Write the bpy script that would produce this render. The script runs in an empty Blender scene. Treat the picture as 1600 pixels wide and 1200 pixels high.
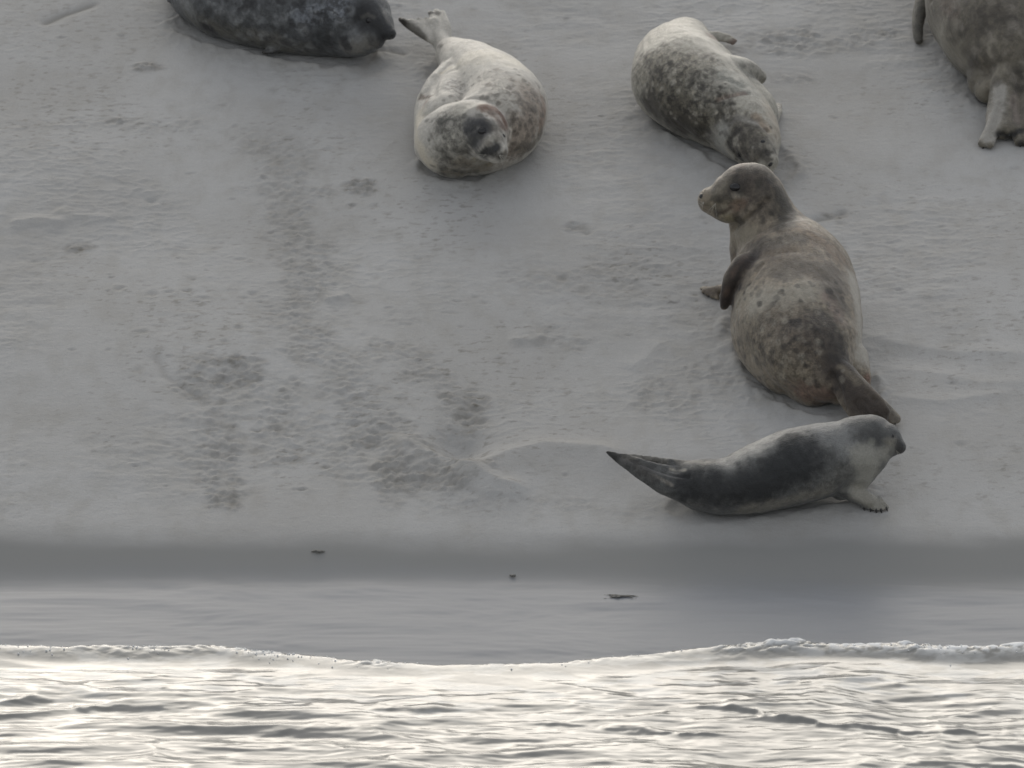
import bpy, math, random
import numpy as np
from mathutils import Vector
from mathutils.bvhtree import BVHTree

C = bpy.context.scene.collection
random.seed(7)
RNG = np.random.default_rng(11)

# ------------------------------------------------------------------ camera
DIST, WID = 25.0, 4.32
PITCH = math.radians(15.0)
CAM = Vector((0.0, -22.9, 7.26))
cd = bpy.data.cameras.new('camera')
cam = bpy.data.objects.new('camera', cd); C.objects.link(cam)
cam.location = CAM
cam.rotation_euler = (math.radians(90) - PITCH, 0, 0)
cd.sensor_width = 36.0
cd.lens = 36.0 * DIST / WID
cd.clip_start = 0.5; cd.clip_end = 2000
cd.dof.use_dof = True; cd.dof.focus_distance = 25.6; cd.dof.aperture_fstop = 4.5
bpy.context.scene.camera = cam

# ------------------------------------------------------------------ light
SUN_EL, SUN_AZ = math.radians(20), math.radians(-6)      # behind the bank
GLOW, VEIL = 3.2, 3.5
w = bpy.data.worlds.new('World'); bpy.context.scene.world = w
w.use_nodes = True
nt = w.node_tree; nt.nodes.clear()
sky = nt.nodes.new('ShaderNodeTexSky'); sky.sky_type = 'NISHITA'; sky.sun_disc = False
sky.sun_elevation = SUN_EL; sky.sun_rotation = SUN_AZ
sky.dust_density = 1.5; sky.air_density = 1.0; sky.altitude = 0
hs = nt.nodes.new('ShaderNodeHueSaturation'); hs.inputs['Saturation'].default_value = 0.5
bg = nt.nodes.new('ShaderNodeBackground'); bg.inputs['Strength'].default_value = 0.15
wo = nt.nodes.new('ShaderNodeOutputWorld')
nt.links.new(sky.outputs[0], hs.inputs['Color'])
# thin bright cloud round the low sun: a broad cream glow with streaks of grey cloud in it
wtc = nt.nodes.new('ShaderNodeTexCoord')
dot = nt.nodes.new('ShaderNodeVectorMath'); dot.operation = 'DOT_PRODUCT'; dot.inputs[1].default_value = Vector((-.12, .93, .34)).normalized()
nt.links.new(wtc.outputs['Generated'], dot.inputs[0])
mr = nt.nodes.new('ShaderNodeMapRange'); mr.interpolation_type = 'SMOOTHERSTEP'
mr.inputs[1].default_value = .62; mr.inputs[2].default_value = 1.0; mr.inputs[3].default_value = 0; mr.inputs[4].default_value = 1
nt.links.new(dot.outputs['Value'], mr.inputs[0])
mpw = nt.nodes.new('ShaderNodeMapping'); mpw.inputs['Scale'].default_value = (2.2, 2.2, 9)
cn = nt.nodes.new('ShaderNodeTexNoise'); cn.inputs['Scale'].default_value = 1.3; cn.inputs['Detail'].default_value = 4
nt.links.new(wtc.outputs['Generated'], mpw.inputs[0]); nt.links.new(mpw.outputs[0], cn.inputs['Vector'])
cr = nt.nodes.new('ShaderNodeMapRange'); cr.interpolation_type = 'SMOOTHSTEP'
cr.inputs[1].default_value = .38; cr.inputs[2].default_value = .62; cr.inputs[3].default_value = .45; cr.inputs[4].default_value = 1.25
nt.links.new(cn.outputs['Fac'], cr.inputs[0])
gm = nt.nodes.new('ShaderNodeMath'); gm.operation = 'MULTIPLY'; nt.links.new(mr.outputs[0], gm.inputs[0]); nt.links.new(cr.outputs[0], gm.inputs[1])
gx_ = nt.nodes.new('ShaderNodeMix'); gx_.data_type = 'RGBA'; gx_.blend_type = 'ADD'; gx_.clamp_result = False
gx_.inputs[7].default_value = (GLOW, GLOW * .93, GLOW * .80, 1)
nt.links.new(gm.outputs[0], gx_.inputs[0])
vm = nt.nodes.new('ShaderNodeMix'); vm.data_type = 'RGBA'; vm.inputs[0].default_value = .62; vm.inputs[7].default_value = (VEIL * .97, VEIL * .99, VEIL * 1.03, 1)
nt.links.new(hs.outputs[0], vm.inputs[6]); nt.links.new(vm.outputs[2], gx_.inputs[6]); nt.links.new(gx_.outputs[2], bg.inputs['Color'])
nt.links.new(bg.outputs[0], wo.inputs[0])
sl = bpy.data.lights.new('sun', 'SUN'); sl.energy = 0.85; sl.angle = math.radians(45); sl.color = (1.0, .93, .80)
so = bpy.data.objects.new('sun', sl); C.objects.link(so)
sdir = Vector((math.sin(SUN_AZ) * math.cos(SUN_EL), math.cos(SUN_AZ) * math.cos(SUN_EL), math.sin(SUN_EL)))
so.rotation_euler = sdir.to_track_quat('Z', 'Y').to_euler()
so.location = (5, 20, 12)
vs = bpy.context.scene.view_settings
vs.view_transform = 'Standard'; vs.look = 'None'; vs.exposure = 0.45; vs.gamma = 1.0
bpy.context.scene.cycles.max_bounces = 6

# ------------------------------------------------------------------ noise
_perm = np.random.default_rng(3).permutation(256); _perm = np.concatenate([_perm, _perm])
_ang = np.linspace(0, 2 * np.pi, 256, endpoint=False)
_gx, _gy = np.cos(_ang), np.sin(_ang)
def pn(x, y, seed=0):
    x = np.asarray(x, float) + seed * 17.37; y = np.asarray(y, float) + seed * 9.71
    xi = np.floor(x).astype(int); yi = np.floor(y).astype(int)
    xf, yf = x - xi, y - yi
    def g(i, j, dx, dy):
        k = _perm[_perm[(xi + i) & 255] + ((yi + j) & 255)]
        return _gx[k] * dx + _gy[k] * dy
    u = xf ** 3 * (xf * (xf * 6 - 15) + 10); v = yf ** 3 * (yf * (yf * 6 - 15) + 10)
    a = g(0, 0, xf, yf) * (1 - u) + g(1, 0, xf - 1, yf) * u
    b = g(0, 1, xf, yf - 1) * (1 - u) + g(1, 1, xf - 1, yf - 1) * u
    return (a * (1 - v) + b * v) * 1.5
def fbm(x, y, n=4, seed=0, gain=.5):
    s = 0; a = 1; f = 1
    for i in range(n):
        s = s + a * pn(x * f, y * f, seed + i); a *= gain; f *= 2.03
    return s
def sst(a, b, x):
    t = np.clip((np.asarray(x) - a) / (b - a), 0, 1); return t * t * (3 - 2 * t)

# ------------------------------------------------------------------ ground profile
_py = np.arange(-60, 60, .01)
_sl = np.interp(_py, [-60, -8, 0, .80, .92, 1.08, 1.26, 7.6, 9.5, 60], [.0, .06, .05, .06, .36, .36, .245, .245, .02, .0])
_k = np.ones(9) / 9; _sl = np.convolve(np.pad(_sl, 4, 'edge'), _k, 'valid')
_pz = np.cumsum(_sl) * .01; _pz -= np.interp(0.0, _py, _pz)
def G(x, y):
    z = np.interp(np.asarray(y) + .05 * pn(np.asarray(x) * .6, 0 * np.asarray(x), 5) * sst(.2, 1, y), _py, _pz)
    return z + .030 * pn(np.asarray(x) * .8, np.asarray(y) * .8, 2) * sst(1.2, 2.2, y)

cp, sp = math.cos(PITCH), math.sin(PITCH)
FW = Vector((0, cp, -sp)); UPV = Vector((0, sp, cp)); RT = Vector((1, 0, 0))
def ray(px, py):
    u = (px - 800) / 1600 * WID / DIST; v = (600 - py) / 1600 * WID / DIST
    return (FW + RT * u + UPV * v).normalized()
_T = np.linspace(20, 36, 1601)
def S(px, py, h=0.0):
    """point of the beach seen along that sight line, h metres above the sand"""
    d = ray(px, py)
    X = CAM.x + d.x * _T; Y = CAM.y + d.y * _T; Z = CAM.z + d.z * _T
    f = Z - G(X, Y) - h
    i = int(np.argmax(f < 0)) if (f < 0).any() else len(_T) - 1
    t = _T[i - 1] + (_T[i] - _T[i - 1]) * f[i - 1] / (f[i - 1] - f[i] + 1e-12)
    return CAM + d * float(t)
def MPP(p): return (p - CAM).dot(FW) * WID / DIST / 1600       # metres per photo pixel there
def proj(p):
    q = Vector(p) - CAM; z = q.dot(FW)
    return 800 + q.x / z * DIST / WID * 1600, 600 - q.dot(UPV) / z * DIST / WID * 1600

# ------------------------------------------------------------------ helpers
def node(nt, t, **kw):
    n = nt.nodes.new(t)
    for k, v in kw.items(): setattr(n, k, v)
    return n
def newmat(name):
    m = bpy.data.materials.new(name); m.use_nodes = True
    return m, m.node_tree, m.node_tree.nodes['Principled BSDF'], m.node_tree.links
def grid_mesh(name, xs, ys, Z, mat, attrs=None):
    nx, ny = len(xs), len(ys)
    XX, YY = np.meshgrid(xs, ys)
    co = np.stack([XX, YY, Z], -1).reshape(-1, 3)
    me = bpy.data.meshes.new(name)
    me.vertices.add(nx * ny); me.vertices.foreach_set('co', co.ravel().astype(np.float32))
    i = (np.arange(ny - 1)[:, None] * nx + np.arange(nx - 1)[None, :]).ravel()
    q = np.stack([i, i + 1, i + nx + 1, i + nx], -1)
    me.loops.add(q.size); me.loops.foreach_set('vertex_index', q.ravel().astype(np.int32))
    me.polygons.add(len(q)); me.polygons.foreach_set('loop_start', (np.arange(len(q)) * 4).astype(np.int32))
    me.polygons.foreach_set('use_smooth', np.ones(len(q), bool))
    me.update(calc_edges=True)
    for k, a in (attrs or {}).items():
        at = me.attributes.new(k, 'FLOAT', 'POINT'); at.data.foreach_set('value', a.ravel().astype(np.float32))
    me.materials.append(mat)
    o = bpy.data.objects.new(name, me); C.objects.link(o)
    return o
def seg_dist(X, Y, pts):
    """distance, side and parameter to a 2-D polyline"""
    best = np.full(X.shape, 1e9); side = np.zeros(X.shape); par = np.zeros(X.shape)
    n = len(pts) - 1
    for i in range(n):
        ax, ay = pts[i]; bx, by = pts[i + 1]
        dx, dy = bx - ax, by - ay; L2 = dx * dx + dy * dy
        t = np.clip(((X - ax) * dx + (Y - ay) * dy) / L2, 0, 1)
        ex, ey = X - ax - t * dx, Y - ay - t * dy
        d = np.hypot(ex, ey); m = d < best
        best = np.where(m, d, best); side = np.where(m, np.sign(dx * ey - dy * ex), side); par = np.where(m, (i + t) / n, par)
    return best, side, par
def gpt(px, py):
    p = S(px, py); return p.x, p.y

# ------------------------------------------------------------------ beach
xs = np.concatenate([[-400, -120, -40, -15, -8, -5, -3.6, -3], np.arange(-2.6, 2.6001, .0075), [3, 3.6, 5, 8, 15, 40, 120, 400]])
ys = np.concatenate([[-400, -80, -20, -8, -3, -1.2, -.6], np.arange(-.3, 6.6, .0085), [6.9, 7.4, 8, 9, 10, 13, 20, 50, 150, 500]])
X, Y = np.meshgrid(xs, ys)
Z = G(X, Y)
dry = sst(1.10, 1.55, Y)
inn = sst(3.2, 2.5, np.abs(X)) * sst(7.2, 6.4, Y)
damp_shade = np.zeros_like(X)
rough = .07 + .85 * sst(-.05, .6, fbm(X * .9, Y * .55, 3, 40))
# wind and swash streaks lying along the shore
st = fbm(X * 4 + .6 * pn(X * 2, Y * 2, 8), Y * 9, 4, 21)
rd = 1 - np.abs(fbm(X * 5.5, Y * 13, 3, 25)) * 2
H = .0052 * st * rough + .006 * np.clip(rd - .55, 0, 1) * sst(0, .5, pn(X * 1.1, Y * 1.0, 31)) * 1.6
H += .0022 * fbm(X * 22, Y * 38, 3, 51) * rough
def patch(px, py, rx, ry, amt=1.0, dk=.5):
    global rough2, damp_shade
    gx, gy = gpt(px, py); sx = rx * .0027; sy = ry * .0027 / .48
    r = np.sqrt(((X - gx) / sx) ** 2 + ((Y - gy) / sy) ** 2)
    m = sst(1.25, .35, r + .6 * fbm(X * 7, Y * 7, 3, int(px) % 90))
    rough2 = np.maximum(rough2, m * amt); damp_shade = np.maximum(damp_shade, m * dk)
rough2 = np.zeros_like(X)
def trail(pl, wpx, amt, dk, sd=0):
    global rough2, damp_shade
    d, s_, t_ = seg_dist(X, Y, [gpt(*p) for p in pl])
    m = sst(1.3, .2, d / (wpx * .0027) + .7 * fbm(X * 5, Y * 5, 4, 300 + sd)) * sst(0, .12, t_) * sst(1, .9, t_)
    rough2 = np.maximum(rough2, m * amt); damp_shade = np.maximum(damp_shade, m * dk)
trail([(400, 160), (440, 250), (460, 330), (480, 420), (475, 510), (520, 580), (590, 660), (680, 725), (770, 765)], 62, .6, .26)
trail([(290, 540), (330, 620), (340, 700), (352, 790)], 48, .6, .28, 5)
trail([(370, 580), (430, 640), (500, 700), (600, 760)], 70, .5, .20, 9)
trail([(760, 420), (860, 440), (960, 440), (1030, 400)], 50, .4, .16, 11)
trail([(1390, 40), (1280, 80), (1180, 60), (1120, 100)], 45, .5, .22, 13)
trail([(560, 520), (640, 560), (720, 640), (730, 690)], 50, .5, .22, 17)
trail([(0, 200), (120, 195), (240, 200), (330, 190)], 30, .4, .16, 21)
trail([(640, 800), (800, 780), (960, 800), (1040, 810)], 22, .5, .16, 23)
for a in [(370, 585, 55, 28, .9, .5), (345, 700, 40, 60, .8, .35), (350, 770, 28, 26, 1, .55), (450, 690, 70, 50, .5, .25),
          (470, 410, 60, 45, .55, .3), (465, 330, 40, 60, .35, .2), (480, 520, 45, 22, .6, .35), (575, 680, 40, 28, .9, .4), (660, 745, 110, 38, 1, .42), (730, 640, 50, 30, .7, .45),
          (560, 292, 36, 13, 1, .5), (500, 300, 40, 10, .6, .3), (235, 105, 42, 10, .8, .45), (1230, 65, 75, 28, .8, .35), (1130, 110, 40, 20, .3, .1),
          (1240, 120, 50, 14, .5, .2), (1300, 338, 30, 9, .9, .5), (905, 355, 26, 12, .7, .35), (120, 388, 26, 10, .7, .5), (170, 190, 50, 8, .7, .4),  # second patch paints the shade of a hollow in the sand
          (1050, 620, 80, 40, .5, .2), (940, 440, 70, 30, .35, .2), (860, 530, 70, 20, .45, .22), (730, 80, 90, 40, .3, .1), (1390, 50, 26, 10, .8, .4),
          (1110, 580, 50, 30, .35, .1), (760, 800, 130, 18, .3, .15), (620, 500, 60, 18, .35, .18), (1180, 610, 40, 20, .4, .12), (330, 160, 60, 20, .25, .1)]:
    patch(*a)
cl = fbm(X * 26, Y * 26, 3, 61, .6)
cl2 = np.clip(fbm(X * 13, Y * 20, 3, 65), 0, 1)
H += rough2 * (.0085 * cl + .013 * cl2)
fl = fbm(X * 17, Y * 34, 3, 201, .6)
damp_shade += .4 * sst(.38, .70, fl + .25 * fbm(X * 1.3, Y * 1.0, 3, 203)) * sst(-.3, .4, pn(X * 1.4, Y * 1.1, 207))
damp_shade *= .55 + .6 * sst(-.3, .5, fbm(X * 16, Y * 22, 3, 71))
# small prints and pocks
for k in range(230):
    if k < 120: px, py = RNG.normal(400, 120), RNG.normal(560, 190)
    else: px, py = RNG.uniform(-40, 1640), RNG.uniform(10, 800)
    if not (0 < py < 830): continue
    gx, gy = gpt(px, py); sx = RNG.uniform(.008, .03); sy = sx * RNG.uniform(.4, 1.1)
    i0, i1 = np.searchsorted(xs, [gx - 4 * sx, gx + 4 * sx]); j0, j1 = np.searchsorted(ys, [gy - 4 * sy, gy + 4 * sy])
    if i1 <= i0 or j1 <= j0: continue
    xx, yy = X[j0:j1, i0:i1], Y[j0:j1, i0:i1]
    r2 = ((xx - gx) / sx) ** 2 + ((yy - gy) / sy) ** 2
    dp = RNG.uniform(.0015, .005)
    r2 = r2 * (1 + .8 * pn(xx * 30, yy * 30, k % 50))
    H[j0:j1, i0:i1] += dp * (-np.exp(-r2) + .45 * np.exp(-(np.sqrt(r2) - 1.5) ** 2 * 3))
    damp_shade[j0:j1, i0:i1] += .22 * np.exp(-r2)  # each print darker towards its middle
# ridges, grooves and the scooped hollow left of the pup: (photo polyline, height, width low side, width high side)
def ridge(pl, amp, w0, w1, dk=0.0):
    global H, damp_shade
    pts = [gpt(*p) for p in pl]
    d, s, t = seg_dist(X, Y, pts)
    d = d + .012 * pn(X * 9, Y * 9, 77) * sst(0, .1, d)
    ends = sst(0, .18, t) * sst(1, .82, t)
    H = H + amp * ends * np.exp(-(d / np.where(s > 0, w1, w0)) ** 1.3)
    if dk: damp_shade = np.maximum(damp_shade, dk * ends * np.exp(-(d / .02) ** 2))  # groove shade painted into the sand colour
ridge([(600, 672), (650, 705), (700, 728), (780, 764), (840, 770)], .034, .12, .06)
ridge([(700, 724), (745, 738), (790, 716), (850, 702), (940, 708), (1010, 730)], .036, .15, .08)
ridge([(1340, 520), (1420, 540), (1500, 552), (1640, 556)], .013, .06, .08)
ridge([(1360, 570), (1450, 580), (1530, 600), (1640, 598)], .010, .07, .07)
ridge([(1380, 620), (1470, 630), (1600, 612)], .010, .05, .05)
ridge([(235, 540), (258, 585), (300, 612), (330, 640)], -.012, .04, .04, .25)
ridge([(10, 352), (60, 345), (110, 352)], .020, .05, .05)
ridge([(80, 328), (120, 340), (190, 344)], .014, .04, .05)
ridge([(60, 40), (100, 22), (160, 2)], -.014, .03, .03, .5)
ridge([(500, 128), (560, 118), (620, 96)], -.008, .05, .05)
ridge([(570, 80), (610, 78), (640, 86)], -.010, .03, .03, .4)
ridge([(1265, 345), (1300, 338), (1325, 328)], -.014, .03, .03, .4)  # depression with its shadow painted along the bottom
ridge([(880, 350), (905, 358), (925, 366)], -.012, .03, .03, .3)
ridge([(1180, 380), (1240, 430)], -.01, .04, .04)
ridge([(505, 470), (530, 468), (550, 462)], .018, .03, .05)
ridge([(790, 532), (830, 534), (860, 526)], .014, .03, .05)
ridge([(1040, 530), (1010, 560), (980, 580)], .010, .05, .05)
def press(pl, Rm):
    global H, damp_shade
    d, s_, t_ = seg_dist(X, Y, [gpt(*p) for p in pl])
    d = d + .03 * fbm(X * 6, Y * 6, 3, 400)
    H = H + .016 * np.exp(-((d - Rm) / .035) ** 2) * (1 + .8 * pn(X * 9, Y * 9, 405)) - .008 * sst(Rm + .08, Rm - .1, d) + .004 * fbm(X * 25, Y * 25, 2, 410) * np.exp(-((d - Rm) / .09) ** 2)
    damp_shade = np.maximum(damp_shade, .28 * np.exp(-((d - Rm) / .05) ** 2))  # damp outline and contact shade painted round each seal
press([(1090, 797), (1240, 778), (1310, 768)], .135); press([(1290, 612), (1240, 575), (1215, 500)], .245)
press([(1065, 150), (1090, 195), (1150, 232), (1185, 262)], .19); press([(715, 115), (768, 175), (780, 225), (712, 262)], .165)
press([(320, 45), (430, 72), (540, 85)], .165); press([(1580, 140), (1560, 80), (1555, 0)], .24)
def dent(px, py, rx, ry, dp):
    global H
    gx, gy = gpt(px, py)
    H = H - dp * np.exp(-((X - gx) / (rx * .0027)) ** 2 - ((Y - gy) / (ry * .0027 / .48)) ** 2)
dent(722, 694, 40, 24, .06); dent(735, 650, 38, 16, .02); dent(590, 700, 34, 18, .015)
dent(238, 312, 14, 5, .014); dent(360, 590, 40, 20, .015); dent(1130, 20, 60, 20, .01)
dent(420, 640, 140, 90, .012); dent(1420, 560, 100, 30, .015)
Z = Z + H * dry * inn
flat = sst(.92, .72, Y) * sst(-1, -.1, Y)
Z = Z + .007 * fbm(X * 1.3 + .5 * pn(X, Y * 2, 92), Y * 4, 4, 90) * flat * inn + .002 * pn(X * 2, Y * 2, 95) * inn
wet = 1 - sst(1.02, 1.26, Y + .07 * fbm(X * .9, Y * 3, 4, 99))
film = sst(1.02, .62, Y + .07 * fbm(X * .7, Y * 0, 3, 101) + .02 * fbm(X * 5, Y * 9, 3, 103))

sm, t, b, L = newmat('beach_sand')
tc = node(t, 'ShaderNodeTexCoord')
def attr(t, n): return node(t, 'ShaderNodeAttribute', attribute_name=n)
def mix(t, L, fac, a, bcol, mode='MIX'):
    m = node(t, 'ShaderNodeMix', data_type='RGBA', blend_type=mode)
    for s, v in ((0, fac), (6, a), (7, bcol)):
        if hasattr(v, 'is_linked'): L.new(v, m.inputs[s])
        else: m.inputs[s].default_value = v if s == 0 else (*v, 1)
    return m.outputs[2]
def nz(t, L, co, scale, detail=4, rgh=.5, vscale=None, dist=0):
    n = node(t, 'ShaderNodeTexNoise'); n.inputs['Scale'].default_value = scale; n.inputs['Detail'].default_value = detail
    n.inputs['Roughness'].default_value = rgh; n.inputs['Distortion'].default_value = dist
    if vscale:
        mp = node(t, 'ShaderNodeMapping'); mp.inputs['Scale'].default_value = vscale
        L.new(co, mp.inputs[0]); L.new(mp.outputs[0], n.inputs['Vector'])
    else: L.new(co, n.inputs['Vector'])
    return n.outputs['Fac']
def ramp(t, L, fac, a, bb, va=0, vb=1):
    r = node(t, 'ShaderNodeMapRange'); r.interpolation_type = 'SMOOTHSTEP'
    r.inputs[1].default_value = a; r.inputs[2].default_value = bb; r.inputs[3].default_value = va; r.inputs[4].default_value = vb
    L.new(fac, r.inputs[0]); return r.outputs[0]
def mth(t, L, op, a, bb):
    m = node(t, 'ShaderNodeMath', operation=op)
    for i, v in enumerate((a, bb)):
        if hasattr(v, 'is_linked'): L.new(v, m.inputs[i])
        else: m.inputs[i].default_value = v
    return m.outputs[0]
O = tc.outputs['Object']
c = mix(t, L, ramp(t, L, nz(t, L, O, 1.1, 3), .35, .65), (.365, .355, .338), (.41, .402, .388))
c = mix(t, L, ramp(t, L, nz(t, L, O, 9, 5, .6, (1, .5, 1)), .42, .70, 0, .35), c, (.30, .285, .255))
c = mix(t, L, ramp(t, L, nz(t, L, O, 260, 2), .3, .7, 0, .22), c, (.20, .19, .17))
c = mix(t, L, attr(t, 'damp_shade').outputs['Fac'], c, (.15, .138, .115))  # damp sand, plus shade painted in grooves and round the seals
c = mix(t, L, attr(t, 'wet').outputs['Fac'], c, (.235, .232, .22))
c = mix(t, L, attr(t, 'film').outputs['Fac'], c, (.235, .24, .25))  # bluish base stands in for sky reflected in the wet film
L.new(c, b.inputs['Base Color'])
r1 = ramp(t, L, attr(t, 'film').outputs['Fac'], 0, 1, .8, .46)
L.new(r1, b.inputs['Roughness'])
L.new(ramp(t, L, attr(t, 'wet').outputs['Fac'], 0, 1, .15, .08), b.inputs['Specular IOR Level'])
bm1 = node(t, 'ShaderNodeBump'); bm1.inputs['Distance'].default_value = .004
hgt = mth(t, L, 'ADD', nz(t, L, O, 90, 5, .6, (1, .7, 1)), mth(t, L, 'MULTIPLY', nz(t, L, O, 30, 4, .6, (.6, 1, 1)), 1.4))
L.new(hgt, bm1.inputs['Height'])
L.new(ramp(t, L, attr(t, 'wet').outputs['Fac'], 0, 1, .55, .06), bm1.inputs['Strength'])
L.new(bm1.outputs[0], b.inputs['Normal'])
beach = grid_mesh('sand_beach', xs, ys, Z, sm, {'damp_shade': np.clip(damp_shade * dry * inn, 0, 1), 'wet': wet, 'film': film})
beach['kind'] = 'structure'
def Zs(x, y):  # height of the built beach sheet
    i = int(np.clip(np.searchsorted(xs, x), 1, len(xs) - 1)); j = int(np.clip(np.searchsorted(ys, y), 1, len(ys) - 1))
    return float(Z[j, i])

# ------------------------------------------------------------------ sea
wx = np.concatenate([[-600, -150, -50, -20, -10, -6, -4], np.arange(-2.7, 2.7001, .009), [4, 6, 10, 20, 50, 150, 600]])
wy = np.concatenate([[-900, -300, -100, -50, -30, -20, -14, -10, -8, -6, -5], np.arange(-4.4, .42, .0075), [.6]])
U, V = np.meshgrid(wx, wy)
edge_px = [(-60, 1012), (60, 1013), (200, 1015), (330, 1012), (450, 1024), (560, 1034), (680, 1041), (790, 1041), (880, 1036), (980, 1028), (1080, 1018), (1180, 1012), (1300, 1014), (1400, 1016), (1500, 1020), (1600, 1016), (1680, 1014)]
ep = [gpt(p[0], p[1] + 13) for p in edge_px]
ex = np.array([-700] + [p[0] for p in ep] + [700]); ey = np.array([ep[0][1]] + [p[1] for p in ep] + [ep[-1][1]])
yw = np.interp(U, ex, ey) + .018 * fbm(U * 5, U * 0, 4, 110)
q = yw - V                                                     # metres of water seaward of the swash front
gz = G(U, V)
calm = np.where(np.abs(U) > 2.8, .0, 1.0) * np.where(V < -4.5, 0.0, 1.0)
W = .016 * fbm(U * 1.1 + .5 * pn(U, V, 3), V * 2.3, 2, 120) + .010 * (1 - 2 * np.abs(pn(U * 1.5 + .8 * pn(U * 1.5, V * 1.5, 7), V * 4.6, 131))) \
    + .0050 * fbm(U * 2.8, V * 11, 3, 140) + .0006 * fbm(U * 18, V * 26, 3, 150)
lines = [([(1050, 1106), (1150, 1118), (1250, 1130), (1400, 1145), (1520, 1149), (1660, 1156)], .030), ([(1070, 1058), (1150, 1064), (1230, 1076), (1330, 1092), (1410, 1099)], .020),
         ([(1235, 1070), (1290, 1053), (1350, 1064), (1440, 1090)], .018), ([(790, 1128), (900, 1138), (1040, 1150), (1150, 1158)], .020), ([(1400, 1188), (1500, 1196), (1620, 1200)], .02),
         ([(740, 1050), (800, 1047), (870, 1044)], .022), ([(300, 1064), (420, 1066), (520, 1058)], .016), ([(560, 1110), (700, 1118)], .014), ([(400, 1150), (520, 1140), (620, 1144)], .012),
         ([(60, 1100), (180, 1112), (330, 1104)], .012), ([(1060, 1092), (1200, 1104), (1340, 1114)], .012)]
for pl, am in lines:
    P2 = []
    for (px, py) in pl:
        d_ = ray(px, py); t_ = (.03 - CAM.z) / d_.z; P2.append((CAM.x + d_.x * t_, CAM.y + d_.y * t_))
    dd, sd, tt = seg_dist(U, V + .05 * fbm(U * 4, V * 1.5, 3, 210) + .022 * fbm(U * 16, V * 5, 3, 212), P2)
    W = W + .42 * am * sst(0, .2, tt) * sst(1, .8, tt) * np.where(sd > 0, np.exp(-(dd / .34) ** 1.2), np.exp(-(dd / .018) ** 1.5)) * (.6 + .6 * sst(-.3, .3, pn(U * 7, V * 0 + am * 900, 215)))
front = .040 * np.exp(-((q - .10) / .10) ** 2) * (.30 + .60 * sst(.3, 1.2, U) + .30 * sst(-.5, -1.3, U))
bil = np.abs(fbm(U * 9, V * 9, 4, 160, .6))
lumpy = np.exp(-((q - .07) / .07) ** 2) * (.12 + .85 * sst(.7, 1.5, U) + .12 * sst(-.4, -1.0, U) + .25 * sst(.1, .5, pn(U * 3, U * 0, 181)))
level = .012 + .035 * sst(0, .10, q) - .012 * sst(.25, .9, q)
ZW = level * sst(-.005, .05, q) + W * sst(.05, .7, q) * calm + front * calm + .075 * bil / (1 + 1.6 * bil) * lumpy * calm * (.35 + .9 * sst(-.25, .35, pn(U * 2.6, U * 0 + 3, 191)))
ZW = np.where(q < 0, gz - .03 + .0 * q, np.maximum(ZW, 0) * 0 + ZW + np.maximum(gz, 0) * sst(.5, 0, q) * .9)
foam = lumpy * sst(.06, .35, bil + .25 * fbm(U * 14, V * 14, 2, 170)) * 1.3
lace = np.exp(-((q - .42) / .30) ** 2) * sst(.25, .62, fbm(U * 5, V * 9, 4, 175) + .25) * .35
thin = np.exp(-(q / .022) ** 2) * .7 * sst(-.3, .4, pn(U * 4, U * 0 + 1, 193))
foam = np.clip(foam + lace + thin, 0, 1) * calm
wm, t, b, L = newmat('sea_water')
O = node(t, 'ShaderNodeTexCoord').outputs['Object']
fm = attr(t, 'foam').outputs['Fac']
c = mix(t, L, fm, (.20, .195, .178), (.74, .74, .73))
L.new(c, b.inputs['Base Color'])
L.new(ramp(t, L, fm, 0, 1, .17, .5), b.inputs['Roughness'])
b.inputs['IOR'].default_value = 1.4
bb = node(t, 'ShaderNodeBump'); bb.inputs['Distance'].default_value = .004; bb.inputs['Strength'].default_value = .2
L.new(nz(t, L, O, 14, 5, .55, (1, 1.6, 1), .6), bb.inputs['Height']); L.new(bb.outputs[0], b.inputs['Normal'])
sea = grid_mesh('sea_water', wx, wy, ZW, wm, {'foam': foam}); sea['kind'] = 'structure'

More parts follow.
